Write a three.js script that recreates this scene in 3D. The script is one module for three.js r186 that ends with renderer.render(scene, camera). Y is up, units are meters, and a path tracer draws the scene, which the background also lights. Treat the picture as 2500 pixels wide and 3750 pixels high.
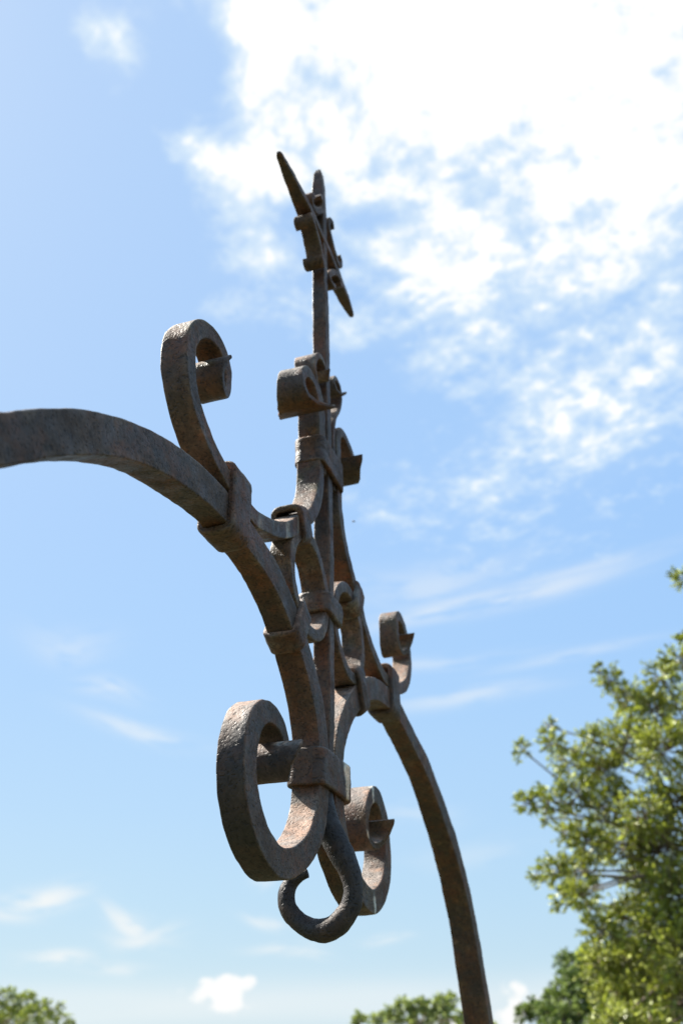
import * as THREE from 'three';
import { mergeGeometries } from 'three/addons/utils/BufferGeometryUtils.js';

// ------------------------------------------------------------------ camera, sky, sun, exposure
const S = 0.7;                       // metres per drawing unit of the ironwork
const EYE = 1.6;
const EXPOSURE = 2.7;
const scene = new THREE.Scene();
const camera = new THREE.PerspectiveCamera(60.74, 682 / 1024, 0.05, 3000);
camera.position.set(0.39681, EYE, 1.14982);
camera.up.set(0.17572, 0.85703, 0.48439);
camera.lookAt(0.39681 - 0.254933, EYE + 0.514872, 1.14982 - 0.818484);
camera.focus = 1.02;
camera.userData.fStop = 5.2;
camera.updateMatrixWorld(true);

const renderer = new THREE.WebGLRenderer({ antialias: true });
renderer.toneMapping = THREE.LinearToneMapping;
renderer.toneMappingExposure = EXPOSURE;
renderer.shadowMap.enabled = true;

const SUN = new THREE.Vector3(-0.85, 1.0, -0.12).normalize();
const sun = new THREE.DirectionalLight(new THREE.Color(1.0, 0.95, 0.86), 5);
sun.position.copy(SUN).multiplyScalar(60);
sun.castShadow = true;
sun.shadow.mapSize.set(4096, 4096);
sun.shadow.camera.left = sun.shadow.camera.bottom = -20;
sun.shadow.camera.right = sun.shadow.camera.top = 20;
sun.shadow.camera.far = 140;
scene.add(sun, sun.target);

// ------------------------------------------------------------------ numbers
function rng(seed) { let s = seed >>> 0; return () => { s = (s + 0x6D2B79F5) | 0; let t = Math.imul(s ^ (s >>> 15), 1 | s); t = (t + Math.imul(t ^ (t >>> 7), 61 | t)) ^ t; return ((t ^ (t >>> 14)) >>> 0) / 4294967296; }; }
const clamp = (x, a = 0, b = 1) => Math.min(b, Math.max(a, x));
const lerp = (a, b, t) => a + (b - a) * t;
const sstep = (a, b, x) => { const t = clamp((x - a) / (b - a)); return t * t * (3 - 2 * t); };
const hash = (x, y, z) => { let h = Math.imul(x, 374761393) + Math.imul(y, 668265263) + Math.imul(z, 2147483647 - 1274126177) | 0; h = Math.imul(h ^ (h >>> 13), 1274126177); h ^= h >>> 16; return (h >>> 0) / 4294967296; };
const fade = (t) => t * t * (3 - 2 * t);
function vnoise(x, y, z = 0, per = 0) {                 // value noise 0..1, periodic if per > 0
  const xi = Math.floor(x), yi = Math.floor(y), zi = Math.floor(z), u = fade(x - xi), v = fade(y - yi), w = fade(z - zi);
  const m = per ? (k) => ((k % per) + per) % per : (k) => k;
  const x0 = m(xi), x1 = m(xi + 1), y0 = m(yi), y1 = m(yi + 1);
  const a = lerp(lerp(hash(x0, y0, zi), hash(x1, y0, zi), u), lerp(hash(x0, y1, zi), hash(x1, y1, zi), u), v);
  if (w === 0) return a;
  return lerp(a, lerp(lerp(hash(x0, y0, zi + 1), hash(x1, y0, zi + 1), u), lerp(hash(x0, y1, zi + 1), hash(x1, y1, zi + 1), u), v), w);
}
function fbm(x, y, z, oct, gain = 0.5) { let a = 1, s = 0, n = 0; for (let i = 0; i < oct; i++) { s += a * vnoise(x, y, z + i * 7.31); n += a; a *= gain; const t = x; x = 1.62 * x + 1.18 * y + 3.7; y = -1.18 * t + 1.62 * y + 9.2; z *= 2; } return s / n; }

// ------------------------------------------------------------------ sky (computed: air and clouds)
{
  const W = 4096, H = 2048, data = new Float32Array(W * H * 4);
  const lin = (c) => (c <= 0.04045 ? c / 12.92 : ((c + 0.055) / 1.055) ** 2.4);
  const stops = [[-90, 214, 232, 240], [0, 222, 238, 242], [3, 210, 234, 245], [7, 197, 228, 249], [12, 186, 221, 252], [20, 174, 213, 254], [30, 167, 207, 253], [42, 163, 203, 250], [60, 160, 200, 248], [90, 150, 192, 244]];
  const clear = (el) => { let i = 0; while (i < stops.length - 2 && stops[i + 1][0] < el) i++; const a = stops[i], b = stops[i + 1], t = clamp((el - a[0]) / (b[0] - a[0])); return [1, 2, 3].map((k) => lin(lerp(a[k], b[k], t) / 255)); };
  const clears = Array.from({ length: 361 }, (_, i) => clear(i / 2 - 90));
  // banks of broken high cloud: azimuth, elevation, half sizes, tilt (degrees), strength
  const banks = [
    [6, 61, 13, 4.6, 0, 0.72], [16, 63, 16, 7, 0, 0.5], [-8, 61, 4, 5, 0, 0.42], [5, 51.5, 13, 6, -6, 0.44], [-9, 54, 6, 5, 0, 0.26], [12, 52, 8, 8, 0, 0.25],
    [-24.3, 57.3, 2.3, 4.4, -15, 0.62], [-26.5, 60.3, 3.4, 1.6, 0, 0.5], [-18, 54, 4.4, 2.4, 10, 0.4], [-21, 51.8, 3, 1.6, 0, 0.36], [-10, 48, 7, 3.4, 0, 0.22],
    [5, 43, 11, 6, -6, 0.4], [-7, 43, 8, 4, 0, 0.26], [-11, 32, 9, 3.4, 8, 0.3], [4, 34, 8, 4, 0, 0.3], [-3, 37, 6, 3, 0, 0.16], [0, 31, 12, 4, 0, 0.1], [-3, 27, 10, 2.4, 4, 0.2], [9, 36, 8, 8, 0, 0.1],
    [-31, 52.8, 3.2, 1.6, -10, 0.46], [-41, 57.2, 2.2, 2.4, 30, 0.5], [-24, 47.2, 3.0, 1.7, 0, 0.46], [-26, 44, 3.0, 1.3, 0, 0.4], [-27, 50, 2.6, 3, 30, 0.28], [-17, 42.5, 4, 1.6, 0, 0.3],
  ].map(([a, e, ra, re, t, s]) => [a, e, ra, re, Math.cos(t * Math.PI / 180), Math.sin(t * Math.PI / 180), s, Math.cos(e * Math.PI / 180)]);
  // thin streaks and low scraps
  const streaks = [
    [-6.5, 24.6, 10, 0.75, 9, 0.55], [-1, 25.6, 8, 0.5, 8, 0.3], [-11, 26.3, 6, 1.5, 5, 0.3], [-9.5, 18.7, 6, 0.6, 2, 0.35], [-12, 21, 7, 0.5, 2, 0.25], [-2, 20.6, 6, 0.4, 4, 0.25],
    [-30.7, 16.8, 4.2, 0.6, -12, 0.42], [-33, 19.1, 2.2, 0.7, -10, 0.35], [-36, 21.8, 3, 1.2, 0, 0.22], [-35.2, 7.2, 2.6, 0.75, 4, 0.75], [-37.5, 6.3, 2.5, 0.4, 0, 0.45], [-30.2, 5.9, 2.4, 0.7, -24, 0.72], [-29.5, 5.2, 2.2, 0.6, 6, 0.6],
    [-34, 4.1, 2.2, 0.45, -4, 0.65], [-31.5, 3.7, 2.8, 0.4, -3, 0.5], [-22.4, 5.9, 1.6, 0.35, -20, 0.55], [-21.4, 4.5, 2.3, 0.3, 0, 0.45], [-20, 4.2, 1.6, 0.3, -3, 0.45], [-15.2, 4.9, 1.6, 0.32, 4, 0.45], [-22.6, 8.1, 0.9, 0.4, 0, 0.35], [-13, 11.6, 3, 0.8, 4, 0.2], [-10, 9.4, 4, 0.8, 0, 0.16],
  ].map(([a, e, ra, re, t, s]) => [a, e, ra, re, Math.cos(t * Math.PI / 180), Math.sin(t * Math.PI / 180), s, Math.cos(e * Math.PI / 180)]);
  // heaps of cumulus low on the horizon: azimuth, elevation, radius
  const heaps = [[-26.1, 2.2, 0.8], [-25.2, 2.45, 0.9], [-24.3, 2.5, 0.9], [-23.4, 2.8, 0.6], [-24.8, 1.8, 0.8], [-25.8, 2.9, 0.5], [-24.6, 3.0, 0.5], [-23.9, 1.9, 0.7], [-7.9, 2.2, 0.75], [-8.0, 1.2, 1.0], [-6.6, 1.3, 0.9], [-8.6, 0.3, 1.1], [-5.4, 1.4, 0.8], [-4.2, 0.8, 0.9], [-12.4, 0.9, 0.6], [-11.4, 0.5, 0.7]];
  for (let j = 0; j < H; j++) {
    const elr = ((j + 0.5) / H - 0.5) * Math.PI, el = elr * 180 / Math.PI, ce = Math.cos(elr), y = Math.sin(elr);
    const air = clears[clamp(Math.round((el + 90) * 2), 0, 360)];
    const e0 = clears[clamp(Math.floor((el + 90) * 2), 0, 360)], e1 = clears[clamp(Math.floor((el + 90) * 2) + 1, 0, 360)], ef = (el + 90) * 2 - Math.floor((el + 90) * 2);
    for (let i = 0; i < W; i++) {
      const th = ((i + 0.5) / W - 0.5) * 2 * Math.PI, x = ce * Math.cos(th), z = ce * Math.sin(th);
      let c = [0, 1, 2].map((k) => lerp(e0[k], e1[k], ef));
      const cs = x * SUN.x + y * SUN.y + z * SUN.z, ang = Math.acos(clamp(cs, -1, 1)) * 180 / Math.PI;
      const glow = 0.4 * Math.exp(-((ang / 12) ** 2)) + 0.30 * Math.exp(-((ang / 36) ** 2));
      c = [lerp(c[0], 1.02, glow), lerp(c[1], 1.04, glow), lerp(c[2], 1.06, glow * 0.9)];
      const deep = 0.14 * sstep(50, 90, ang);                     // the air is deeper away from the sun
      c = [c[0] * (1 - deep), c[1] * (1 - deep * 0.62), c[2] * (1 - deep * 0.2)];
      if (el > 0.02) {
        const az = Math.atan2(x, -z) * 180 / Math.PI;
        let cover = 0;
        for (const b of banks) {
          let da = az - b[0]; if (da > 180) da -= 360; if (da < -180) da += 360;
          const p = da * ce, q = el - b[1]; if (Math.abs(p) > 3 * b[2] + 8 || Math.abs(q) > 3 * b[3] + 8) continue;
          const pr = p * b[4] + q * b[5], qr = -p * b[5] + q * b[4];
          cover += b[6] * Math.exp(-((pr / b[2]) ** 2 + (qr / b[3]) ** 2));
        }
        const out = (sstep(26, 46, Math.abs(az + 17)) * 0.2 + sstep(66, 76, el) * 0.12) * sstep(8, 25, el);
        const k = 1 / (y + 0.08), qx = x * k, qz = z * k;
        if (out > 0) cover += out * (0.2 + 1.6 * fbm(qx * 1.1 + 5, qz * 1.1 + 2, 3, 3));
        let d = 0;
        if (cover > 0.02) {
          const wx = fbm(qx * 6, qz * 6, 1.5, 3) - 0.5, wz = fbm(qx * 6 + 40, qz * 6, 8.5, 3) - 0.5, px = qx + wx * 0.05, pz = qz + wz * 0.05;
          const big = fbm(px * 7, pz * 7, 0.5, 3) - 0.5, cell = fbm(px * 22 + 8, pz * 24, 2.5, 3, 0.55) - 0.5, fine = fbm(px * 80, pz * 84, 4.5, 4, 0.6) - 0.5;
          const m = sstep(0.03, 0.3, cover);
          d = sstep(0.18, 0.98, cover + m * (0.75 * big + 0.98 * cell + 0.46 * fine));
          d = clamp(d + 0.12 * sstep(0.25, 0.6, cover));
        }
        let s = 0;
        for (const b of streaks) {
          const p = (az - b[0]) * ce, q = el - b[1]; if (Math.abs(p) > 2.4 * b[2] || Math.abs(q) > 2.4 * b[3] + 1.5) continue;
          const bow = 0.35 * b[3] * Math.sin(p * 2.1 / b[2] + b[0]);
          const pr = p * b[4] + q * b[5], qr = -p * b[5] + q * b[4] + bow;
          const g = Math.exp(-((pr / b[2]) ** 2 * 1.6 + (qr / b[3]) ** 2 * 1.4));
          if (g < 0.01) continue;
          const n = fbm(pr * 1.1 / Math.sqrt(b[2]) + b[0], qr * 2.2 / Math.sqrt(b[3]) + b[1], 2, 5);
          s = Math.max(s, 1.25 * b[6] * g * sstep(0.18, 0.62, n));
        }
        s += 0.55 * Math.exp(-(((el - 1.7) / 1.2) ** 2)) * (0.55 + 0.5 * fbm(az * 0.12, el * 1.2, 4, 4)) * sstep(0, 1, el);    // pale band of haze low down
        let h = 0;
        if (el < 5) {
          let g = 0, lit = 0; for (const b of heaps) { const p = (az - b[0]) * ce, q = (el - b[1]) * 1.25, r = (p * p + q * q) / (b[2] * b[2]); if (r < 4) g += Math.exp(-r * 1.6); }
          if (g > 0.02) { const n = fbm(az * 1.7 + 11, el * 2.0, 6, 6, 0.58) - 0.5; h = 0.95 * sstep(0.32, 0.9, g * 0.9 + n * 1.9); }
        }
        const thick = sstep(0.55, 1.0, d), ct = [lerp(0.84, 1.08, thick), lerp(0.95, 1.08, thick), lerp(1.0, 1.06, thick)];
        c = c.map((v, k2) => lerp(v, ct[k2], d * 0.96));
        c = c.map((v, k2) => lerp(v, [0.92, 0.95, 0.95][k2], clamp(s)));
        c = c.map((v, k2) => lerp(v, [1.02, 1.02, 1.01][k2], h));
      }
      const o = (j * W + i) * 4;
      data[o] = c[0] / EXPOSURE; data[o + 1] = c[1] / EXPOSURE; data[o + 2] = c[2] / EXPOSURE; data[o + 3] = 1;
    }
  }
  const sky = new THREE.DataTexture(data, W, H, THREE.RGBAFormat, THREE.FloatType);
  sky.mapping = THREE.EquirectangularReflectionMapping;
  sky.magFilter = sky.minFilter = THREE.LinearFilter;
  sky.needsUpdate = true;
  scene.background = sky;
  scene.environment = sky;
}

// ------------------------------------------------------------------ naming and placing
const used = {};
function numbered(name) { const n = (used[name] = (used[name] ?? -1) + 1); return n ? `${name}_${String(n).padStart(3, '0')}` : name; }
function add(parent, name, geometry, material) {
  const m = new THREE.Mesh(geometry, material);
  m.name = parent === scene ? numbered(name) : name;
  m.castShadow = m.receiveShadow = true;
  parent.add(m);
  return m;
}
function thing(name, label, category, x = 0, y = 0, z = 0, group) {
  const o = new THREE.Group(); o.name = numbered(name); o.position.set(x, y, z); scene.add(o);
  o.userData = { label, category }; if (group) o.userData.group = group;
  return o;
}
const right = new THREE.Vector3(), upv = new THREE.Vector3(), fwd = new THREE.Vector3();
camera.matrixWorld.extractBasis(right, upv, fwd); fwd.negate();
const at = (px, py, d) => fwd.clone().addScaledVector(right, (px - 1250) / 3200).addScaledVector(upv, -(py - 1875) / 3200).normalize().multiplyScalar(d).add(camera.position);

// ------------------------------------------------------------------ ground
function dataTex(n, fn, srgb, rep) {
  const a = new Uint8Array(n * n * 4);
  for (let j = 0; j < n; j++) for (let i = 0; i < n; i++) { const c = fn(i / n, j / n), o = (j * n + i) * 4; a[o] = clamp(c[0]) * 255; a[o + 1] = clamp(c[1]) * 255; a[o + 2] = clamp(c[2]) * 255; a[o + 3] = 255; }
  const t = new THREE.DataTexture(a, n, n, THREE.RGBAFormat, THREE.UnsignedByteType);
  t.wrapS = t.wrapT = THREE.RepeatWrapping; t.magFilter = THREE.LinearFilter; t.minFilter = THREE.LinearMipmapLinearFilter; t.generateMipmaps = true;
  if (srgb) t.colorSpace = THREE.SRGBColorSpace;
  if (rep) t.repeat.set(rep, rep);
  t.needsUpdate = true;
  return t;
}
const tfbm = (u, v, f, oct, gain = 0.5, seed = 0) => { let a = 1, s = 0, n = 0; for (let i = 0; i < oct; i++) { s += a * vnoise(u * f, v * f, seed + i * 13.0, f); n += a; a *= gain; f *= 2; } return s / n; };
{
  const dirt = dataTex(512, (u, v) => { const n = tfbm(u, v, 6, 5, 0.6, 3), g = tfbm(u, v, 40, 3, 0.6, 9); return [0.19 + 0.08 * n + 0.06 * g, 0.19 + 0.08 * n + 0.06 * g, 0.14 + 0.06 * n]; }, true, 400);
  const m = new THREE.MeshStandardMaterial({ map: dirt, roughness: 1 });
  const ground = add(scene, 'ground', new THREE.PlaneGeometry(1600, 1600, 8, 8).rotateX(-Math.PI / 2), m);
  ground.userData = { kind: 'structure', label: 'dry grassy ground under the iron arch' };
}

// ------------------------------------------------------------------ rusted iron
const grain = dataTex(1024, (u, v) => {
  const big = tfbm(u, v, 5, 4, 0.55, 1), mid = tfbm(u, v, 22, 4, 0.6, 5), fine = tfbm(u, v, 110, 3, 0.65, 11), streak = tfbm(u * 1, v, 60, 2, 0.6, 23);
  const pit = sstep(0.6, 0.76, tfbm(u, v, 104, 2, 0.5, 31)) * 0.26, flake = sstep(0.63, 0.69, tfbm(u, v, 16, 4, 0.6, 41));
  const rust = sstep(0.45, 0.68, big * 0.6 + mid * 0.45);
  let l = 0.50 + 0.16 * mid + 0.19 * (fine - 0.5) + 0.10 * (streak - 0.5);
  l *= 1 - pit; l += flake * 0.07;
  return [l * (1 + 0.10 * rust), l * (1 - 0.04 * rust), l * (1.02 - 0.14 * rust)];
}, true);
const relief = dataTex(1024, (u, v) => {
  const mid = tfbm(u, v, 18, 4, 0.55, 5), fine = tfbm(u, v, 90, 4, 0.65, 11), pit = sstep(0.6, 0.76, tfbm(u, v, 104, 2, 0.5, 31)), flake = sstep(0.63, 0.69, tfbm(u, v, 16, 4, 0.6, 41));
  const h = 0.3 + 0.35 * mid + 0.3 * fine - 0.35 * pit + 0.12 * flake; return [h, h, h];
}, false);
const gloss = dataTex(512, (u, v) => { const r = 0.34 + 0.4 * tfbm(u, v, 12, 4, 0.6, 5) + 0.18 * tfbm(u, v, 90, 2, 0.6, 17); return [r, r, r]; }, false);
for (const t of [grain, relief, gloss]) t.repeat.set(1 / 0.26, 1 / 0.26);
const iron = new THREE.MeshPhysicalMaterial({ specularIntensity: 0.75, name: 'rusted_iron', map: grain, bumpMap: relief, bumpScale: 0.0014, roughnessMap: gloss, roughness: 1, metalness: 0, vertexColors: true });

// local paint, rust, moss, droppings and dusty tops lightened as if sunlit: albedo (divided by the grain's mean) from place and normal
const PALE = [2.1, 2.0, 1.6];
function tone(p, n, o = {}, edge = 0) {
  const a = fbm(p.x * 16 + 3, p.y * 16, p.z * 16, 4), b = fbm(p.x * 42 + 9, p.y * 42 + 5, p.z * 42, 4), c = fbm(p.x * 7 + 20, p.y * 7 + 5, p.z * 7 + 9, 3), e = fbm(p.z * 90 + 9, p.y * 90 + p.x * 60, 2, 3);
  const grey = typeof o.grey === 'function' ? o.grey(p) : o.grey ?? 0.5;
  let col = [0.215, 0.18, 0.152];
  const dark = [0.115, 0.098, 0.086], rust = [0.265, 0.172, 0.112], red = [0.275, 0.178, 0.146];
  const mix = (to, t) => { col = col.map((v, k) => lerp(v, to[k], t)); };
  mix([0.205, 0.198, 0.198], sstep(0.35, 0.8, grey) * 0.8);
  mix(rust, (1 - grey) * sstep(0.36, 0.62, a));
  mix(red, 0.35 * sstep(0.5, 0.66, b) * (1.1 - grey));
  mix(dark, (o.dark ?? 0.45) * sstep(0.42, 0.62, c));
  mix([0.24, 0.13, 0.06], 0.3 * sstep(0.6, 0.7, e) * (1 - grey * 0.6));
  const run = vnoise(p.x * 130 + 4, p.y * 9, p.z * 130);
  mix([0.25, 0.15, 0.09], 0.5 * sstep(0.62, 0.85, run) * (1.1 - grey) * sstep(0.4, 0.6, a)); mix(dark, 0.45 * sstep(0.66, 0.9, vnoise(p.x * 110 + 40, p.y * 7, p.z * 110)));
  mix([0.40, 0.20, 0.075], 0.55 * (1 - grey) * sstep(0.56, 0.68, fbm(p.x * 24 + 71, p.y * 15 + 3, p.z * 24 + 17, 4)));
  if (edge) mix([0.36, 0.315, 0.275], 0.7 * edge * sstep(0.36, 0.62, b));
  col = [col[0] * 1.1, col[1] * 0.9, col[2] * 0.71];
  if (o.moss) mix([0.30, 0.30, 0.07], o.moss * sstep(0.44, 0.6, b) * sstep(-0.15, 0.55, n.y) * sstep(-0.3, 0.2, n.z));
  if (o.lichen) mix([0.75, 0.78, 0.68], (typeof o.lichen === 'function' ? o.lichen(p) : o.lichen) * sstep(0.42, 0.62, a * 0.3 + b * 0.4 + 0.3 * run));
  if (o.yellow) mix([0.34, 0.25, 0.11], o.yellow * sstep(0.52, 0.62, e * 0.4 + b * 0.6));
  if (o.black) mix([0.088, 0.079, 0.073], o.black(p, n) * (0.75 + 0.25 * sstep(0.35, 0.6, b)));
  if (o.top) mix([0.80, 0.66, 0.55], o.top * sstep(0.12, 0.6, n.y) * sstep(0.28, 0.55, b));  // pale dust on upward faces, lightened further as painted sunlight
  for (const s of o.spots ?? []) {                          // droppings: centre (world), radius, drip length
    const dx = p.x - s[0], dy = p.y - s[1], dz = p.z - s[2], r = s[3], l = s[4] ?? 0; if (Math.abs(dx) + Math.abs(dz) > 0.1) continue;
    const yy = dy > 0 ? dy : Math.min(0, dy + l), ww = dy < 0 && l ? r * (1 - 0.55 * clamp(-dy / l)) : r;
    const d = Math.hypot(dx, dz) / ww, q = Math.hypot(d, yy / r) + 0.9 * (b - 0.5);
    mix(s[5] ?? PALE, 0.95 * (1 - sstep(0.75, 1.05, q)));
  }
  return col;
}

// frames: [{ P, N, B, t, b }] in drawing units (u along the arch, v up, w across) -> geometry in metres
const Y0 = EYE + 0.15871 * S;
const world = (u, v, w) => new THREE.Vector3(w * S, Y0 + v * S, -u * S);
function loft(frames, o = {}) {
  const round = o.round, per = [];
  const K = round ? 18 : o.k ?? 5, c0 = o.chamfer ?? 0.003;
  const section = (t, b) => {
    const pts = [];
    if (round) { for (let i = 0; i < K; i++) { const a = i / K * 2 * Math.PI; pts.push([Math.cos(a) * t / 2, Math.sin(a) * b / 2]); } return pts; }
    const c = Math.min(c0, t * 0.3, b * 0.3), ht = t / 2, hb = b / 2, corners = [[1, 1], [-1, 1], [-1, -1], [1, -1]];
    corners.forEach(([sx, sy], q) => {
      for (let i = 0; i <= 2; i++) { const a = (q + i / 2) * Math.PI / 2; pts.push([sx * (ht - c) + c * Math.cos(a), sy * (hb - c) + c * Math.sin(a)]); }
      const nx = corners[(q + 1) % 4];
      const aE = (q + 1) * Math.PI / 2, p0 = [sx * (ht - c) + c * Math.cos(aE), sy * (hb - c) + c * Math.sin(aE)], p1 = [nx[0] * (ht - c) + c * Math.cos(aE), nx[1] * (hb - c) + c * Math.sin(aE)];
      for (let i = 1; i < K; i++) pts.push([lerp(p0[0], p1[0], i / K), lerp(p0[1], p1[1], i / K)]);
    });
    return pts;
  };
  const M = section(0.04, 0.04).length, pos = [], uv = [], idx = [];
  let along = 0; const amp = o.rough ?? 0.0013, seed = o.seed ?? 0;
  frames.forEach((f, i) => {
    if (i) along += f.P.distanceTo(frames[i - 1].P);
    const s = section(f.t, f.b); let around = 0;
    for (let k = 0; k <= M; k++) {
      const q = s[k % M]; if (k) around += Math.hypot(q[0] - s[k - 1][0], q[1] - s[k - 1][1]);
      const p = f.P.clone().addScaledVector(f.N, q[0]).addScaledVector(f.B, q[1]);
      const g = 26, d0 = vnoise(p.x * 9 + seed, p.y * 9 + 3, p.z * 9) - 0.5, d1 = vnoise(p.x * g + seed, p.y * g + 7, p.z * g + 3) - 0.5, d2 = vnoise(p.x * 70 + seed, p.y * 70, p.z * 70 + 3) - 0.5, d3 = vnoise(p.x * 170 + seed, p.y * 170, p.z * 170 + 3) - 0.5;
      const L = Math.hypot(q[0], q[1]) || 1, amt = amp * (2.2 * d0 + 1.7 * d1 + 1.0 * d2 + 0.45 * d3);
      p.addScaledVector(f.N, q[0] / L * amt).addScaledVector(f.B, q[1] / L * amt);
      const wp = world(p.x, p.y, p.z); pos.push(wp.x, wp.y, wp.z); uv.push((along + seed * 0.137) * S, (around + seed * 0.071) * S);
    }
  });
  const R = M + 1, n = frames.length;
  for (let i = 0; i < n - 1; i++) for (let k = 0; k < M; k++) { const a = i * R + k, b = a + 1, c = a + R, d = c + 1; idx.push(a, b, c, b, d, c); }
  if (!o.closed) for (const [i, flip] of [[0, 1], [n - 1, 0]]) {
    const base = pos.length / 3, f = frames[i], c = world(f.P.x, f.P.y, f.P.z);
    for (let k = 0; k < M; k++) { const j = (i * R + k) * 3; pos.push(pos[j], pos[j + 1], pos[j + 2]); uv.push(k / M * 0.05, i ? 0.2 : 0.1); }
    pos.push(c.x, c.y, c.z); uv.push(0.03, 0.16);
    for (let k = 0; k < M; k++) { const a = base + k, b = base + (k + 1) % M, m = base + M; if (flip) idx.push(a, m, b); else idx.push(a, b, m); }
  }
  const geo = new THREE.BufferGeometry();
  geo.setAttribute('position', new THREE.Float32BufferAttribute(pos, 3));
  geo.setAttribute('uv', new THREE.Float32BufferAttribute(uv, 2));
  geo.setIndex(idx);
  geo.computeVertexNormals();
  const nor = geo.attributes.normal;
  const weld = (a, b) => { const v = new THREE.Vector3(nor.getX(a) + nor.getX(b), nor.getY(a) + nor.getY(b), nor.getZ(a) + nor.getZ(b)).normalize(); nor.setXYZ(a, v.x, v.y, v.z); nor.setXYZ(b, v.x, v.y, v.z); };
  for (let i = 0; i < n; i++) weld(i * R, i * R + M);
  if (o.closed) for (let k = 0; k <= M; k++) weld(k, (n - 1) * R + k);
  // outward check
  { const p = new THREE.Vector3().fromArray(pos, 0), f = frames[0], c = world(f.P.x, f.P.y, f.P.z); const v = new THREE.Vector3(nor.getX(0), nor.getY(0), nor.getZ(0)); if (v.dot(p.sub(c)) < 0) { const ix = geo.index.array; for (let i = 0; i < ix.length; i += 3) { const t = ix[i]; ix[i] = ix[i + 1]; ix[i + 1] = t; } for (let i = 0; i < nor.array.length; i++) nor.array[i] *= -1; } }
  const col = new Float32Array(pos.length);
  const P = new THREE.Vector3(), Nn = new THREE.Vector3();
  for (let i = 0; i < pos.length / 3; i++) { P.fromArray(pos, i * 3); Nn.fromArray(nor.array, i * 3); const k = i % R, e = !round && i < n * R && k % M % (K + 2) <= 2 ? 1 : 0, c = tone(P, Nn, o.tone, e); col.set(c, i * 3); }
  geo.setAttribute('color', new THREE.Float32BufferAttribute(col, 3));
  return geo;
}
// flat bar bent in the plane of the arch: points [u, v, t, b, w] (t, b, w carry on from the last given)
const broad = [[-1, 0.002], [-0.7, 0.008], [-0.4, 0.006], [-0.15, 0.013], [0, 0.018], [0.4, 0.013]];
const wider = (u) => { if (u <= -1) return 0.002; for (let i = 1; i < broad.length; i++) if (u < broad[i][0]) return lerp(broad[i - 1][1], broad[i][1], (u - broad[i - 1][0]) / (broad[i][0] - broad[i - 1][0])); return 0.013; };   // hand-forged bars: broader towards the middle
function bar(pts, o = {}) {
  let t = o.t ?? 0.034, b = o.b ?? 0.04, w = o.w ?? 0;
  const q = pts.map((p) => { t = p[2] ?? t; b = p[3] ?? b; w = p[4] ?? w; return { p: new THREE.Vector3(p[0], p[1], w), t, b }; });
  const curve = new THREE.CatmullRomCurve3(q.map((k) => k.p), false, 'centripetal'), K = 600, M = q.length - 1, fine = [];
  for (let i = 0; i <= K; i++) fine.push(curve.getPoint(i / K));
  const len = [0]; for (let i = 1; i <= K; i++) len.push(len[i - 1] + fine[i].distanceTo(fine[i - 1]));
  const total = len[K], n = Math.max(8, Math.ceil(total / (o.step ?? 0.0065))), frames = []; let k = 0;
  for (let i = 0; i <= n; i++) {
    const s = total * i / n; while (k < K - 1 && len[k + 1] < s) k++;
    const f = (s - len[k]) / Math.max(1e-9, len[k + 1] - len[k]), par = clamp((k + f) / K, 0, 1), P = curve.getPoint(par), T = curve.getPoint(clamp(par + 0.002)).sub(curve.getPoint(clamp(par - 0.002))).setZ(0).normalize();
    const x = par * M, a = Math.min(M - 1, Math.floor(x)), g = fade(x - a);
    const e = o.own ? 0 : wider(P.x) * sstep(-0.9, -0.2, P.y); P.z -= e / 2;
    frames.push({ P, N: new THREE.Vector3(-T.y, T.x, 0), B: new THREE.Vector3(0, 0, 1), t: lerp(q[a].t, q[a + 1].t, g), b: lerp(q[a].b, q[a + 1].b, g) + e });
  }
  return loft(frames, o);
}
// forged collar: a band wrapped round the bars. Centre, direction of the bars (degrees), half height, half width, length, wall
function collar(u, v, deg, hn, hw, L, o = {}) {
  const a = deg * Math.PI / 180, A = new THREE.Vector3(Math.cos(a), Math.sin(a), 0), N = new THREE.Vector3(-Math.sin(a), Math.cos(a), 0), W = new THREE.Vector3(0, 0, 1), e = wider(u), C = new THREE.Vector3(u, v, -e / 2); hw += e / 2;
  const r = o.r ?? 0.014, wall = o.wall ?? 0.013, frames = [], seg = 0.006;
  const put = (n, w, an) => frames.push({ P: C.clone().addScaledVector(N, n).addScaledVector(W, w), N: N.clone().multiplyScalar(Math.cos(an)).addScaledVector(W, Math.sin(an)), B: A, t: wall, b: L });
  const cs = [[1, 1, 0], [-1, 1, 1], [-1, -1, 2], [1, -1, 3]];
  cs.forEach(([sn, sw, q], i) => {
    for (let k = 0; k <= 5; k++) { const an = (q + k / 5) * Math.PI / 2; put(sn * (hn - r) + r * Math.cos(an), sw * (hw - r) + r * Math.sin(an), an); }
    const nx = cs[(i + 1) % 4], an = (q + 1) * Math.PI / 2, p0 = [sn * (hn - r) + r * Math.cos(an), sw * (hw - r) + r * Math.sin(an)], p1 = [nx[0] * (hn - r) + r * Math.cos(an), nx[1] * (hw - r) + r * Math.sin(an)], d = Math.hypot(p1[0] - p0[0], p1[1] - p0[1]), m = Math.max(2, Math.ceil(d / seg));
    for (let k = 1; k < m; k++) put(lerp(p0[0], p1[0], k / m), lerp(p0[1], p1[1], k / m), an);
  });
  frames.push(frames[0]);
  return loft(frames, { chamfer: 0.004, rough: 0.0022, k: 12, ...o, closed: true });
}

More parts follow.
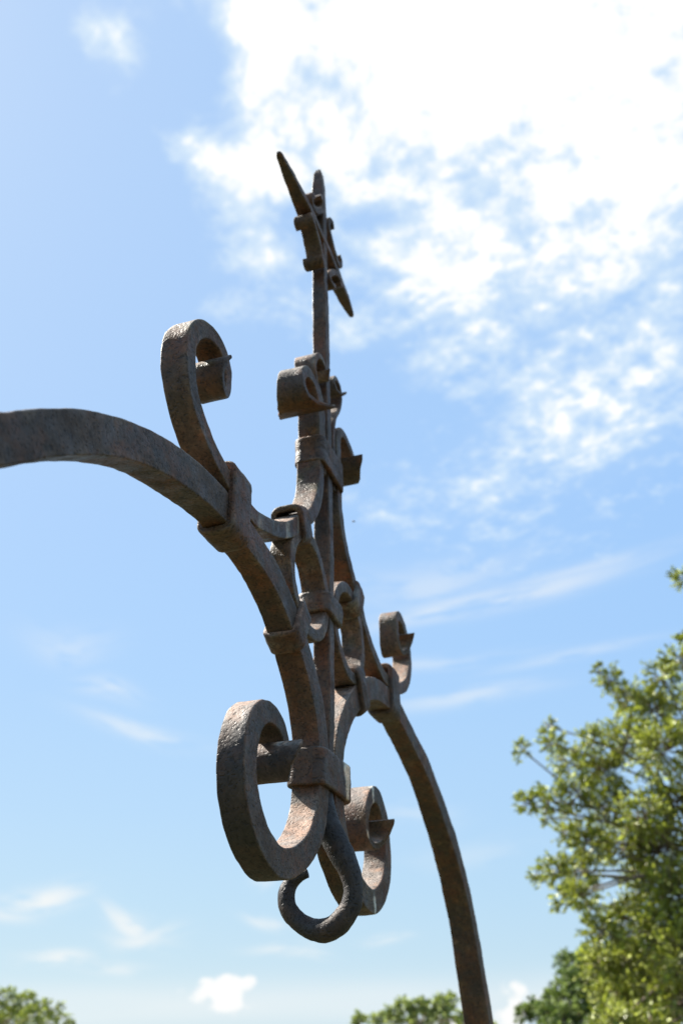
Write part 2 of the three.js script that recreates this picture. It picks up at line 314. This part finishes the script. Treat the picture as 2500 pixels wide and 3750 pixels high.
const arch = thing('iron_arch', 'rusty wrought iron arch with scrolls, collars, hanging hook ring and cross finial', 'iron arch');
const axis = [[-9, 0.012], [0.3, 0.012], [0.65, 0.03], [0.8, 0.046], [1.0, 0.036], [9, 0.03]];
const mid = (v) => { let i = 0; while (i < axis.length - 2 && axis[i + 1][0] < v) i++; const [a, x] = axis[i], [b, y] = axis[i + 1]; return lerp(x, y, clamp((v - a) / (b - a))); };
const mirror = (pts) => pts.map((p) => [2 * mid(p[1]) - p[0], ...p.slice(1)]);
const curl = (cu, cv, r0, r1, a0, a1, n, ends = {}) => { const out = []; for (let i = 0; i <= n; i++) { const f = i / n, a = lerp(a0, a1, f) * Math.PI / 180, r = lerp(r0, r1, f); out.push([cu + r * Math.cos(a), cv + r * Math.sin(a), ends.t && lerp(ends.t[0], ends.t[1], f), ends.b && lerp(ends.b[0], ends.b[1], f * f), ends.w && lerp(0, ends.w, f * f)]); } return out; };

const spot = (u, v, w, r, l, c) => { const p = world(u, v, w); return [p.x, p.y, p.z, r, l, c]; };
const leftSpots = [spot(-0.262, 0.267, 0.027, 0.009, 0.004, [1.3, 1.3, 1.2]), spot(-0.262, 0.262, 0.004, 0.0045, 0, [1.7, 1.35, 0.7]), spot(-0.266, 0.267, 0.012, 0.004, 0, [1.6, 1.2, 0.6])], rightSpots = [spot(0.284, 0.088, 0.02, 0.0075, 0.034), spot(0.318, 0.214, 0.036, 0.012, 0.012), spot(0.243, 0.215, 0.028, 0.006, 0.02), spot(0.3, 0.325, 0.02, 0.006, 0.024)];
// leg and lower scroll, each side one bar
const archInner = [[-0.516, 0.598], [-0.40, 0.592], [-0.34, 0.584], [-0.285, 0.570], [-0.235, 0.548], [-0.185, 0.518], [-0.147, 0.492], [-0.115, 0.464], [-0.088, 0.434], [-0.06, 0.396], [-0.042, 0.355], [-0.035, 0.31], [-0.035, 0.26], [-0.043, 0.215], [-0.064, 0.176], [-0.100, 0.139, 0.052], [-0.15, 0.109, 0.05], [-0.205, 0.089], [-0.258, 0.084], [-0.300, 0.096], [-0.341, 0.118], [-0.371, 0.149], [-0.387, 0.182], [-0.391, 0.217], [-0.385, 0.250], [-0.370, 0.279], [-0.347, 0.300, 0.045], [-0.322, 0.311, 0.04], [-0.293, 0.313, 0.036], [-0.262, 0.305, 0.032], [-0.238, 0.286, 0.028], [-0.226, 0.260, 0.024, 0.04], [-0.229, 0.234, 0.02, 0.046], [-0.247, 0.219, 0.017, 0.054, 0.002], [-0.266, 0.228, 0.013, 0.066, 0.006], [-0.272, 0.25, 0.010, 0.082, 0.012], [-0.266, 0.266, 0.008, 0.088, 0.015], [-0.262, 0.274, 0.006, 0.086, 0.015]];
const legLeft = [[-1.72, -2.46, 0.058, 0.062], [-1.71, -1.5, 0.058, 0.062], [-1.66, -0.6], [-1.56, -0.13, 0.058, 0.056], [-1.47, 0.04], [-1.35, 0.18, 0.058, 0.05], [-1.21, 0.29, 0.058, 0.044], [-1.05, 0.377, 0.058, 0.04], [-0.982, 0.432], [-0.914, 0.479], [-0.844, 0.519], [-0.772, 0.550], [-0.69, 0.575], [-0.603, 0.592]];
const legRight = [[1.70, -2.46, 0.07, 0.066], [1.69, -1.5], [1.63, -0.6], [1.522, -0.132, 0.074, 0.066], [1.465, -0.003, 0.072, 0.064], [1.38, 0.168, 0.072, 0.061], [1.238, 0.32, 0.07, 0.056], [1.055, 0.436, 0.066, 0.05], [0.913, 0.509, 0.062, 0.045], [0.754, 0.556, 0.06, 0.041], [0.66, 0.58, 0.058, 0.04]];
const blackTip = { grey: 0.6, dark: 0.75, moss: 0.5, top: 0.75 };
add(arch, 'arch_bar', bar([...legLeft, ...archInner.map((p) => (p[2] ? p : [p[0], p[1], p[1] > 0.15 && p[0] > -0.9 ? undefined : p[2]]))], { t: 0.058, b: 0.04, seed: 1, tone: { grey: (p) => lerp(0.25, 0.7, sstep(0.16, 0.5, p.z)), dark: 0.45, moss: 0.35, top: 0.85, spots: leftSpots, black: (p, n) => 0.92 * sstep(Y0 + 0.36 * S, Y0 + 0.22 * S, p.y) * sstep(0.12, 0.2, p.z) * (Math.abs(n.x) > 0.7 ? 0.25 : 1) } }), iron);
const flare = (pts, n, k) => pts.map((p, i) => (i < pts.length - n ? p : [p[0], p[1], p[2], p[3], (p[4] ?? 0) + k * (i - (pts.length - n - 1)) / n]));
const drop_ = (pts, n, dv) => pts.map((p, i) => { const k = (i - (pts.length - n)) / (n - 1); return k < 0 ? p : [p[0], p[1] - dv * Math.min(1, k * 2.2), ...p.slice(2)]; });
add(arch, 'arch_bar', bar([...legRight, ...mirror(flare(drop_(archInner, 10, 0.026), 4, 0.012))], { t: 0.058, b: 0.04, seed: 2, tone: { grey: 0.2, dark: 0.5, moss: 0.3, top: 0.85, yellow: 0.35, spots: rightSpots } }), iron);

// upper bar: outer scroll, dip over the ring, up to the top collar, inner scroll
const upper = [
  [-0.580, 0.868, 0.007, 0.062, 0.010], [-0.590, 0.850, 0.010, 0.06, 0.008], [-0.586, 0.822, 0.014, 0.055, 0.004], [-0.567, 0.808, 0.018, 0.05, 0.002], [-0.548, 0.818, 0.022, 0.044, 0], [-0.541, 0.845, 0.025, 0.04], [-0.549, 0.876, 0.028], [-0.572, 0.896, 0.03], [-0.605, 0.900, 0.032], [-0.638, 0.888, 0.034], [-0.664, 0.864], [-0.680, 0.832], [-0.682, 0.797], [-0.674, 0.762], [-0.655, 0.727], [-0.622, 0.697], [-0.580, 0.673], [-0.53, 0.656], [-0.46, 0.645], [-0.40, 0.645], [-0.34, 0.661], [-0.28, 0.684], [-0.215, 0.722], [-0.158, 0.772], [-0.11, 0.808], [-0.074, 0.850], [-0.046, 0.900], [-0.034, 0.95], [-0.032, 1.0, 0.031], [-0.032, 1.06, 0.03], [-0.030, 1.12], [-0.034, 1.158], [-0.048, 1.190, 0.028], [-0.076, 1.208, 0.026], [-0.112, 1.204, 0.029, 0.043], [-0.143, 1.188, 0.028, 0.047], [-0.164, 1.162, 0.027, 0.05], [-0.168, 1.133, 0.025, 0.054], [-0.157, 1.109, 0.021, 0.064], [-0.132, 1.100, 0.013, 0.082, 0.002], [-0.104, 1.106, 0.01, 0.108, 0.006], [-0.086, 1.112, 0.008, 0.124, 0.010], [-0.077, 1.122, 0.006, 0.12, 0.010]];
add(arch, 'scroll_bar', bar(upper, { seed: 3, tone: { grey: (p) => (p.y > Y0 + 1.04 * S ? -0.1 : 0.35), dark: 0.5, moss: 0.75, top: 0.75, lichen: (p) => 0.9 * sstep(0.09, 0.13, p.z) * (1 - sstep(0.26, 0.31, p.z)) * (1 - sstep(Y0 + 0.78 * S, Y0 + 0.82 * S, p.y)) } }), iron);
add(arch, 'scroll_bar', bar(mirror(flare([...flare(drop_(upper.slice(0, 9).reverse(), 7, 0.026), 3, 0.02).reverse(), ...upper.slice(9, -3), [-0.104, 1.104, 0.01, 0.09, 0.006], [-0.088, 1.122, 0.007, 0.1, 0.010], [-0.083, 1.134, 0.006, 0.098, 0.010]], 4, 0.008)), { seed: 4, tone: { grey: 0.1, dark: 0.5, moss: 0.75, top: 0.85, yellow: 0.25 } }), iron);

// rings between arch, upper bar and post
for (const side of [-1, 1]) {
  const c = [side < 0 ? -0.105 : 0.165, 0.648], pts = [];
  for (let i = 0; i <= 48; i++) { const a = (250 + i * 7.62) * Math.PI / 180; pts.push([c[0] + 0.106 * Math.cos(a) * -side, c[1] + 0.107 * Math.sin(a)]); }
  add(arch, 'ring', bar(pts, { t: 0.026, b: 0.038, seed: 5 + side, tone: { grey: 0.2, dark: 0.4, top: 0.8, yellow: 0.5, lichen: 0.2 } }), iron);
}

// small inner scrolls beside the post, above the top collar
const small = [[-0.002, 0.985, 0.015, 0.036], [-0.002, 1.10], [-0.006, 1.16], [-0.022, 1.20], [-0.048, 1.232], [-0.066, 1.262], [-0.066, 1.292, 0.015, 0.044], [-0.048, 1.314, 0.015, 0.047], [-0.018, 1.318], [0.002, 1.298, 0.013, 0.05], [-0.002, 1.272, 0.012, 0.058], [-0.020, 1.262, 0.010, 0.074], [-0.034, 1.276, 0.006, 0.09]];
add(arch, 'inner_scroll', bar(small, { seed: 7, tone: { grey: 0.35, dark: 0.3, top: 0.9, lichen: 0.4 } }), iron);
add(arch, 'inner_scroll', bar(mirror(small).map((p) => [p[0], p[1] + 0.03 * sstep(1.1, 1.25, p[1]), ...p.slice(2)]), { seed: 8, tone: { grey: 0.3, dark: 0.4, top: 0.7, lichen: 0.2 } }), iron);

// post with the cross on top
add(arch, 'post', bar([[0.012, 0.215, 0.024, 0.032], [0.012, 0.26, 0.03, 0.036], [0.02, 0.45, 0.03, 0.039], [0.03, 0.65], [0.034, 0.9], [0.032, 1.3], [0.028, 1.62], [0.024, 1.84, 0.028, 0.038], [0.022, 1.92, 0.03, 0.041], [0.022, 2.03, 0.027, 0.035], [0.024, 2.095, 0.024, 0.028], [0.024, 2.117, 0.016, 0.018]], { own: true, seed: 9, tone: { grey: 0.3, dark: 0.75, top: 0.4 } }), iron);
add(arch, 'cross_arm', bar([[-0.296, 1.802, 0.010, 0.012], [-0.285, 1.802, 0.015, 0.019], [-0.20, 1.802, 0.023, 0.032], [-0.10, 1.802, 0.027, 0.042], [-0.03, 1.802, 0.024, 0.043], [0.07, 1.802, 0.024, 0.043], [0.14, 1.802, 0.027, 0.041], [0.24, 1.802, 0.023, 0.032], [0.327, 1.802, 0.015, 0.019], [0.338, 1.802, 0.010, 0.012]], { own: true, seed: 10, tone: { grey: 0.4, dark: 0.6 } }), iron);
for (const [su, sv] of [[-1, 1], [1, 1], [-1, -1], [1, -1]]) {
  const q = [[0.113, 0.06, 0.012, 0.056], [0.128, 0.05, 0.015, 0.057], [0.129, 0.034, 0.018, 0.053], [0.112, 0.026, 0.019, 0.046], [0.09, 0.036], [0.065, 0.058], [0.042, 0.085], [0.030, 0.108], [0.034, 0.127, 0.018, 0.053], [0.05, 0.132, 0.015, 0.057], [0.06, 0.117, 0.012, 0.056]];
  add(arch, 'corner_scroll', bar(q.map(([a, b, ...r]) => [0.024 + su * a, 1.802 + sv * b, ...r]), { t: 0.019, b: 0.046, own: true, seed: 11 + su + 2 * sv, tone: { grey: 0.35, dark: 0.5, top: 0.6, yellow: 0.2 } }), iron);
}

// hook under the post
{
  const q = [[0.012, 0.262, 0.0, 0.034], [0.012, 0.225, 0.003, 0.038], [0.012, 0.188, 0.008, 0.046], [0.012, 0.158, 0.023, 0.05], [0.011, 0.128, 0.040, 0.046], [0.01, 0.100, 0.053, 0.040], [0.01, 0.073, 0.058, 0.035], [0.01, 0.045, 0.053, 0.036], [0.01, 0.023, 0.036, 0.036], [0.01, 0.009, 0.012, 0.036], [0.01, 0.008, -0.014, 0.035], [0.01, 0.018, -0.041, 0.035], [0.01, 0.035, -0.061, 0.034], [0.01, 0.057, -0.072, 0.033], [0.012, 0.076, -0.073, 0.031], [0.015, 0.093, -0.064, 0.027], [0.016, 0.103, -0.049, 0.023], [0.017, 0.107, -0.034, 0.019]];
  const cv = new THREE.CatmullRomCurve3(q.map(([u, v, w]) => new THREE.Vector3(u, v, w)), false, 'centripetal'), n = 90, frames = [];
  for (let i = 0; i <= n; i++) { const x = i / n, a = Math.min(q.length - 2, Math.floor(x * (q.length - 1))), g = x * (q.length - 1) - a, T = cv.getTangent(x), d = lerp(q[a][3], q[a + 1][3], g), N = new THREE.Vector3(1, 0, 0).addScaledVector(T, -T.x).normalize(); frames.push({ P: cv.getPoint(x), N, B: new THREE.Vector3().crossVectors(T, N), t: d, b: d }); }
  add(arch, 'hook', loft(frames, { round: true, seed: 14, rough: 0.0022, tone: { grey: 0.95, dark: 0.6, black: () => 0.9 } }), iron);
}

// collars
const W0 = 0.0235;
add(arch, 'collar', collar(-0.480, 0.626, 0, 0.064, W0, 0.072, { seed: 20, tone: { grey: 0.15, dark: 0.5, top: 0.2, yellow: 0.2 } }), iron);
add(arch, 'collar', collar(2 * mid(0.63) - -0.478, 0.626, 0, 0.064, W0, 0.076, { seed: 21, tone: { grey: 0.05, dark: 0.4, top: 0.2, yellow: 0.3 } }), iron);
add(arch, 'collar', collar(-0.171, 0.531, -29, 0.05, W0, 0.05, { seed: 22, tone: { grey: 0.3, dark: 0.4, top: 0.7, lichen: 0.3 } }), iron);
add(arch, 'collar', collar(0.06 + 0.171, 0.531, 29, 0.05, W0, 0.05, { seed: 23, tone: { grey: 0.2, dark: 0.4, yellow: 0.2 } }), iron);
add(arch, 'collar', collar(-0.157, 0.764, 25, 0.036, W0, 0.05, { seed: 24, tone: { grey: 0.2, dark: 0.4, yellow: 0.6 } }), iron);
add(arch, 'collar', collar(0.07 + 0.157, 0.762, -25, 0.038, W0, 0.05, { seed: 25, tone: { grey: 0.3, dark: 0.3, lichen: 0.5 } }), iron);
add(arch, 'collar', collar(0.03, 0.648, 90, 0.05, W0 - 0.001, 0.046, { seed: 26, tone: { grey: 0.35, dark: 0.5, yellow: 0.5, lichen: 0.3 } }), iron);
const drop = world(0.078, 0.314, W0 + 0.0068);
add(arch, 'collar', collar(0.02, 0.285, 90, 0.090, W0, 0.072, { seed: 27, tone: { grey: 0.12, dark: 0.5, top: 0.2, spots: [[drop.x, drop.y, drop.z, 0.018, 0.03]] } }), iron);
add(arch, 'collar', collar(0.034, 1.036, 90, 0.078, W0, 0.076, { seed: 28, tone: { grey: 0.2, dark: 0.4, top: 0.5 } }), iron);

// ------------------------------------------------------------------ trees
const bark = new THREE.MeshStandardMaterial({ map: dataTex(256, (u, v) => { const n = tfbm(u, v * 0.25, 16, 4, 0.6, 3); return [0.36 + 0.25 * n, 0.32 + 0.22 * n, 0.27 + 0.2 * n]; }, true), roughness: 1 });
function leafGeo(l, w, fold) {           // pointed leaf, folded along its midrib
  const p = [], f = []; const st = [[0, 0.02], [0.22, 0.36], [0.5, 0.5], [0.78, 0.33], [1, 0.0]];
  st.forEach(([t, h]) => { const bend = -0.12 * t * t * l; p.push(t * l, bend, 0, t * l, bend + h * w * fold, h * w, t * l, bend + h * w * fold, -h * w); });
  for (let i = 0; i < st.length - 1; i++) { const a = i * 3, b = a + 3; f.push(a, a + 1, b + 1, a, b + 1, b, a, b, b + 2, a, b + 2, a + 2); }
  const g = new THREE.BufferGeometry(); g.setAttribute('position', new THREE.Float32BufferAttribute(p, 3)); g.setIndex(f); g.computeVertexNormals(); return g;
}
function limb(a, b, r0, r1, sag, R) {
  const d = a.distanceTo(b), m1 = a.clone().lerp(b, 0.35).add(new THREE.Vector3((R() - 0.5) * 0.16 * d, sag * d + (R() - 0.5) * 0.1 * d, (R() - 0.5) * 0.16 * d)), m2 = a.clone().lerp(b, 0.7).add(new THREE.Vector3((R() - 0.5) * 0.12 * d, sag * d * 0.6 + (R() - 0.5) * 0.08 * d, (R() - 0.5) * 0.12 * d));
  const c = new THREE.CatmullRomCurve3([a, m1, m2, b]), n = 9, k = 6, g = new THREE.TubeGeometry(c, n, 1, k, false), p = g.attributes.position;
  for (let i = 0; i <= n; i++) { const o = c.getPointAt(i / n), r = lerp(r0, r1, i / n); for (let j = 0; j <= k; j++) { const q = i * (k + 1) + j; p.setXYZ(q, o.x + (p.getX(q) - o.x) * r, o.y + (p.getY(q) - o.y) * r, o.z + (p.getZ(q) - o.z) * r); } }
  return { g, c };
}
// crown from clumps [centre, radius]; twigs run outward from each clump's heart and carry the leaves
function tree(o) {
  const R = rng(o.seed), base = o.base, root = thing('tree', o.label, 'tree', base.x, 0, base.z, o.group), wood = [], twigs = [], inst = [];
  const local = (v) => v.clone().sub(root.position), fork = local(o.fork), trunk = limb(new THREE.Vector3(0, -0.1, 0), fork, o.girth, o.girth * 0.62, 0, R);
  wood.push(trunk.g);
  const q = new THREE.Quaternion(), X = new THREE.Vector3(1, 0, 0), m = new THREE.Matrix4(), dir = new THREE.Vector3(), roll = new THREE.Quaternion(), col = new THREE.Color();
  for (const [centre, r, dense = 1] of o.clumps) {
    const c = local(centre), start = fork.clone().lerp(trunk.c.getPointAt(0.85), R() * 0.5), l = limb(start, c, o.girth * 0.11, o.twig * 0.7, 0.06 + 0.1 * R(), R);
    twigs.push(l.g);
    const N = Math.max(6, Math.round(o.density * dense * (r / o.leaf[0]) ** 2));
    for (let t = 0; t < N; t++) {
      dir.set(R() * 2 - 1, R() * 1.8 - 0.75 + (o.droop ?? 0), R() * 2 - 1).normalize();
      const from = c.clone().addScaledVector(dir, r * 0.25 * R()), L = r * (0.55 + 0.65 * R()), to = from.clone().addScaledVector(dir, L).add(new THREE.Vector3(0, -(o.hang ?? 0.05) * L, 0));
      const tw = limb(from, to, o.twig * 0.5, o.twig * 0.16, 0.03, R); if (t % 4 === 0) twigs.push(tw.g);
      for (let k = 0; k < 8; k++) {
        const s = 0.3 + 0.7 * (k + R() * 0.8) / 8, p = tw.c.getPoint(Math.min(1, s)), out = tw.c.getTangent(Math.min(1, s)).add(new THREE.Vector3(R() * 2 - 1, R() * 1.5 - 0.5, R() * 2 - 1).multiplyScalar(0.95)).normalize();
        q.setFromUnitVectors(X, out); roll.setFromAxisAngle(X, (R() - 0.5) * 2.2); q.multiply(roll);
        const sc = 0.65 + 0.6 * R(); m.compose(p, q, new THREE.Vector3(sc, sc, sc * (0.8 + 0.4 * R())));
        const young = k > 5 ? R() : R() * 0.4, v = 0.75 + 0.5 * R(); col.setRGB(lerp(o.old[0], o.young[0], young) * v, lerp(o.old[1], o.young[1], young) * v, lerp(o.old[2], o.young[2], young) * v);
        inst.push([m.clone(), col.clone(), R()]);
      }
    }
  }
  add(root, 'trunk', mergeGeometries(wood), bark);
  const limbs = add(root, 'limbs', mergeGeometries(twigs), bark); limbs.userData.kind = 'stuff';
  const g = leafGeo(o.leaf[0], o.leaf[1], 0.35);
  for (const [share, mat] of [[0, o.soft], [1, o.shiny]]) {
    const part = inst.filter((e) => (e[2] < 0.42) === !!share), im = new THREE.InstancedMesh(g, mat, part.length);
    part.forEach(([mm, cc], i) => { im.setMatrixAt(i, mm); im.setColorAt(i, cc); });
    im.name = 'crown'; im.castShadow = im.receiveShadow = true; im.userData.kind = 'stuff'; root.add(im);
  }
  return root;
}
const softLeaf = new THREE.MeshPhysicalMaterial({ color: 0xffffff, roughness: 0.95, transmission: 0.5, thickness: 0, side: THREE.DoubleSide });
const shinyLeaf = new THREE.MeshPhysicalMaterial({ color: 0xffffff, roughness: 0.34, side: THREE.DoubleSide });
const dullLeaf = new THREE.MeshPhysicalMaterial({ color: 0xffffff, roughness: 0.95, specularIntensity: 0.4, side: THREE.DoubleSide });
const clumpsOf = (list, d, spread, seed) => { const R = rng(seed); return list.map(([x, y, r, k]) => { const dd = d + (R() - 0.5) * spread; return [at(x, y, dd), r / 3200 * dd, k]; }); };

tree({
  label: 'large sunlit bushy green tree filling the right edge behind the arch', seed: 5, base: at(3050, 3700, 10.5).setY(0), fork: at(3000, 3560, 10.5).setY(2.3), girth: 0.2, twig: 0.011, leaf: [0.046, 0.022], density: 4.6, soft: softLeaf, shiny: shinyLeaf, old: [0.2, 0.23, 0.026], young: [0.42, 0.47, 0.05],
  clumps: clumpsOf([[2500, 2110, 40], [2515, 2340, 36], [2235, 2490, 48], [2190, 2455, 22], [2300, 2560, 66], [2420, 2480, 66], [2490, 2420, 60], [2400, 2610, 95], [2005, 2660, 30], [2030, 2725, 50], [1910, 2745, 34], [2085, 2790, 66], [2165, 2715, 56], [2205, 2830, 85], [2300, 2720, 95], [2430, 2760, 110], [1925, 2945, 46], [2010, 2930, 58], [2110, 2915, 78], [2000, 2995, 24], [2230, 2960, 85], [2350, 2990, 85], [2470, 2950, 110], [2075, 3055, 48], [2150, 3090, 76], [2270, 3110, 90], [2410, 3120, 110], [1970, 3205, 34], [2040, 3195, 58], [2125, 3200, 78], [2065, 3290, 46], [2120, 3280, 56], [2150, 3330, 40], [2370, 3250, 90], [2470, 3280, 110], [2210, 3420, 76], [2310, 3390, 95], [2430, 3420, 115], [2200, 3540, 66], [2290, 3530, 95], [2410, 3560, 115], [2510, 3500, 110], [2250, 3650, 76], [2360, 3680, 105], [2490, 3680, 115], [2250, 3760, 80], [2380, 3800, 110],
    [2600, 2600, 110], [2640, 2850, 130], [2620, 3100, 130], [2640, 3350, 140], [2700, 3600, 140], [2800, 2950, 150], [2860, 3300, 150], [2760, 2500, 120], [3000, 2800, 160], [3080, 3200, 170], [2950, 2500, 140]], 9.4, 1.6, 11),
});
tree({
  label: 'dark green rounded tree farther off below the large tree', seed: 6, base: at(2300, 3720, 42).setY(0), fork: at(2280, 3740, 42).setY(2.2), girth: 0.28, twig: 0.018, leaf: [0.17, 0.1], density: 9, soft: softLeaf, shiny: dullLeaf, old: [0.12, 0.17, 0.04], young: [0.24, 0.31, 0.065],
  clumps: clumpsOf([[2090, 3535, 46], [2118, 3610, 58], [2070, 3670, 50], [2022, 3662, 32], [2008, 3712, 32], [2060, 3740, 50], [1950, 3702, 32], [1915, 3715, 24], [1978, 3690, 24], [2180, 3560, 58], [2200, 3680, 76], [2280, 3600, 78], [2330, 3700, 88], [2130, 3745, 52], [2400, 3650, 90], [2030, 3750, 36], [2150, 3500, 30]], 42, 4, 12),
});
tree({
  label: 'pale green rounded treetop low on the horizon left of the arch leg', seed: 7, base: at(1530, 3740, 70).setY(0), fork: at(1530, 3760, 70).setY(1.9), girth: 0.3, twig: 0.025, leaf: [0.26, 0.16], density: 8, soft: softLeaf, shiny: dullLeaf, old: [0.26, 0.31, 0.085], young: [0.42, 0.48, 0.13],
  clumps: clumpsOf([[1325, 3740, 24], [1385, 3733, 24], [1440, 3720, 26], [1475, 3692, 27], [1520, 3684, 27], [1570, 3690, 28], [1620, 3680, 28], [1650, 3668, 22], [1685, 3718, 20], [1620, 3725, 34], [1540, 3735, 38], [1450, 3750, 30], [1692, 3748, 20], [1800, 3765, 18]], 70, 6, 13),
});
tree({
  label: 'feathery light green treetop in the lower left corner', seed: 8, base: at(-20, 3740, 34).setY(0), fork: at(-10, 3740, 34).setY(1.7), girth: 0.16, twig: 0.014, leaf: [0.13, 0.045], density: 6, hang: 0.35, soft: softLeaf, shiny: dullLeaf, old: [0.22, 0.26, 0.04], young: [0.4, 0.46, 0.07],
  clumps: clumpsOf([[8, 3645, 36], [60, 3668, 38], [108, 3664, 30], [155, 3685, 32], [200, 3690, 26], [232, 3728, 22], [255, 3750, 18], [120, 3722, 42], [40, 3732, 52], [180, 3745, 32], [-60, 3650, 42], [-110, 3700, 55], [-40, 3735, 50]], 34, 3, 14),
});

// ------------------------------------------------------------------ a bee in the air
{
  const p = at(1293, 1910, 2.3), o = thing('flying_insect', 'tiny dark flying insect against the sky right of the post', 'insect', p.x, p.y, p.z);
  const dark = new THREE.MeshStandardMaterial({ color: 0x4a3a22, roughness: 0.6 }), wing = new THREE.MeshPhysicalMaterial({ color: 0xdddddd, roughness: 0.9, transmission: 0.5, thickness: 0, side: THREE.DoubleSide });
  add(o, 'body', mergeGeometries([new THREE.SphereGeometry(0.0019, 10, 8).scale(1.7, 1, 1), new THREE.SphereGeometry(0.0015, 10, 8).translate(0.0038, 0.0004, 0)]), dark);
  for (const s of [-1, 1]) add(o, 'wing', new THREE.SphereGeometry(0.0026, 8, 6).scale(0.55, 0.06, 1).translate(-0.0004, 0.0018, s * 0.0026), wing);
}

renderer.setSize(682, 1024);
renderer.render(scene, camera);
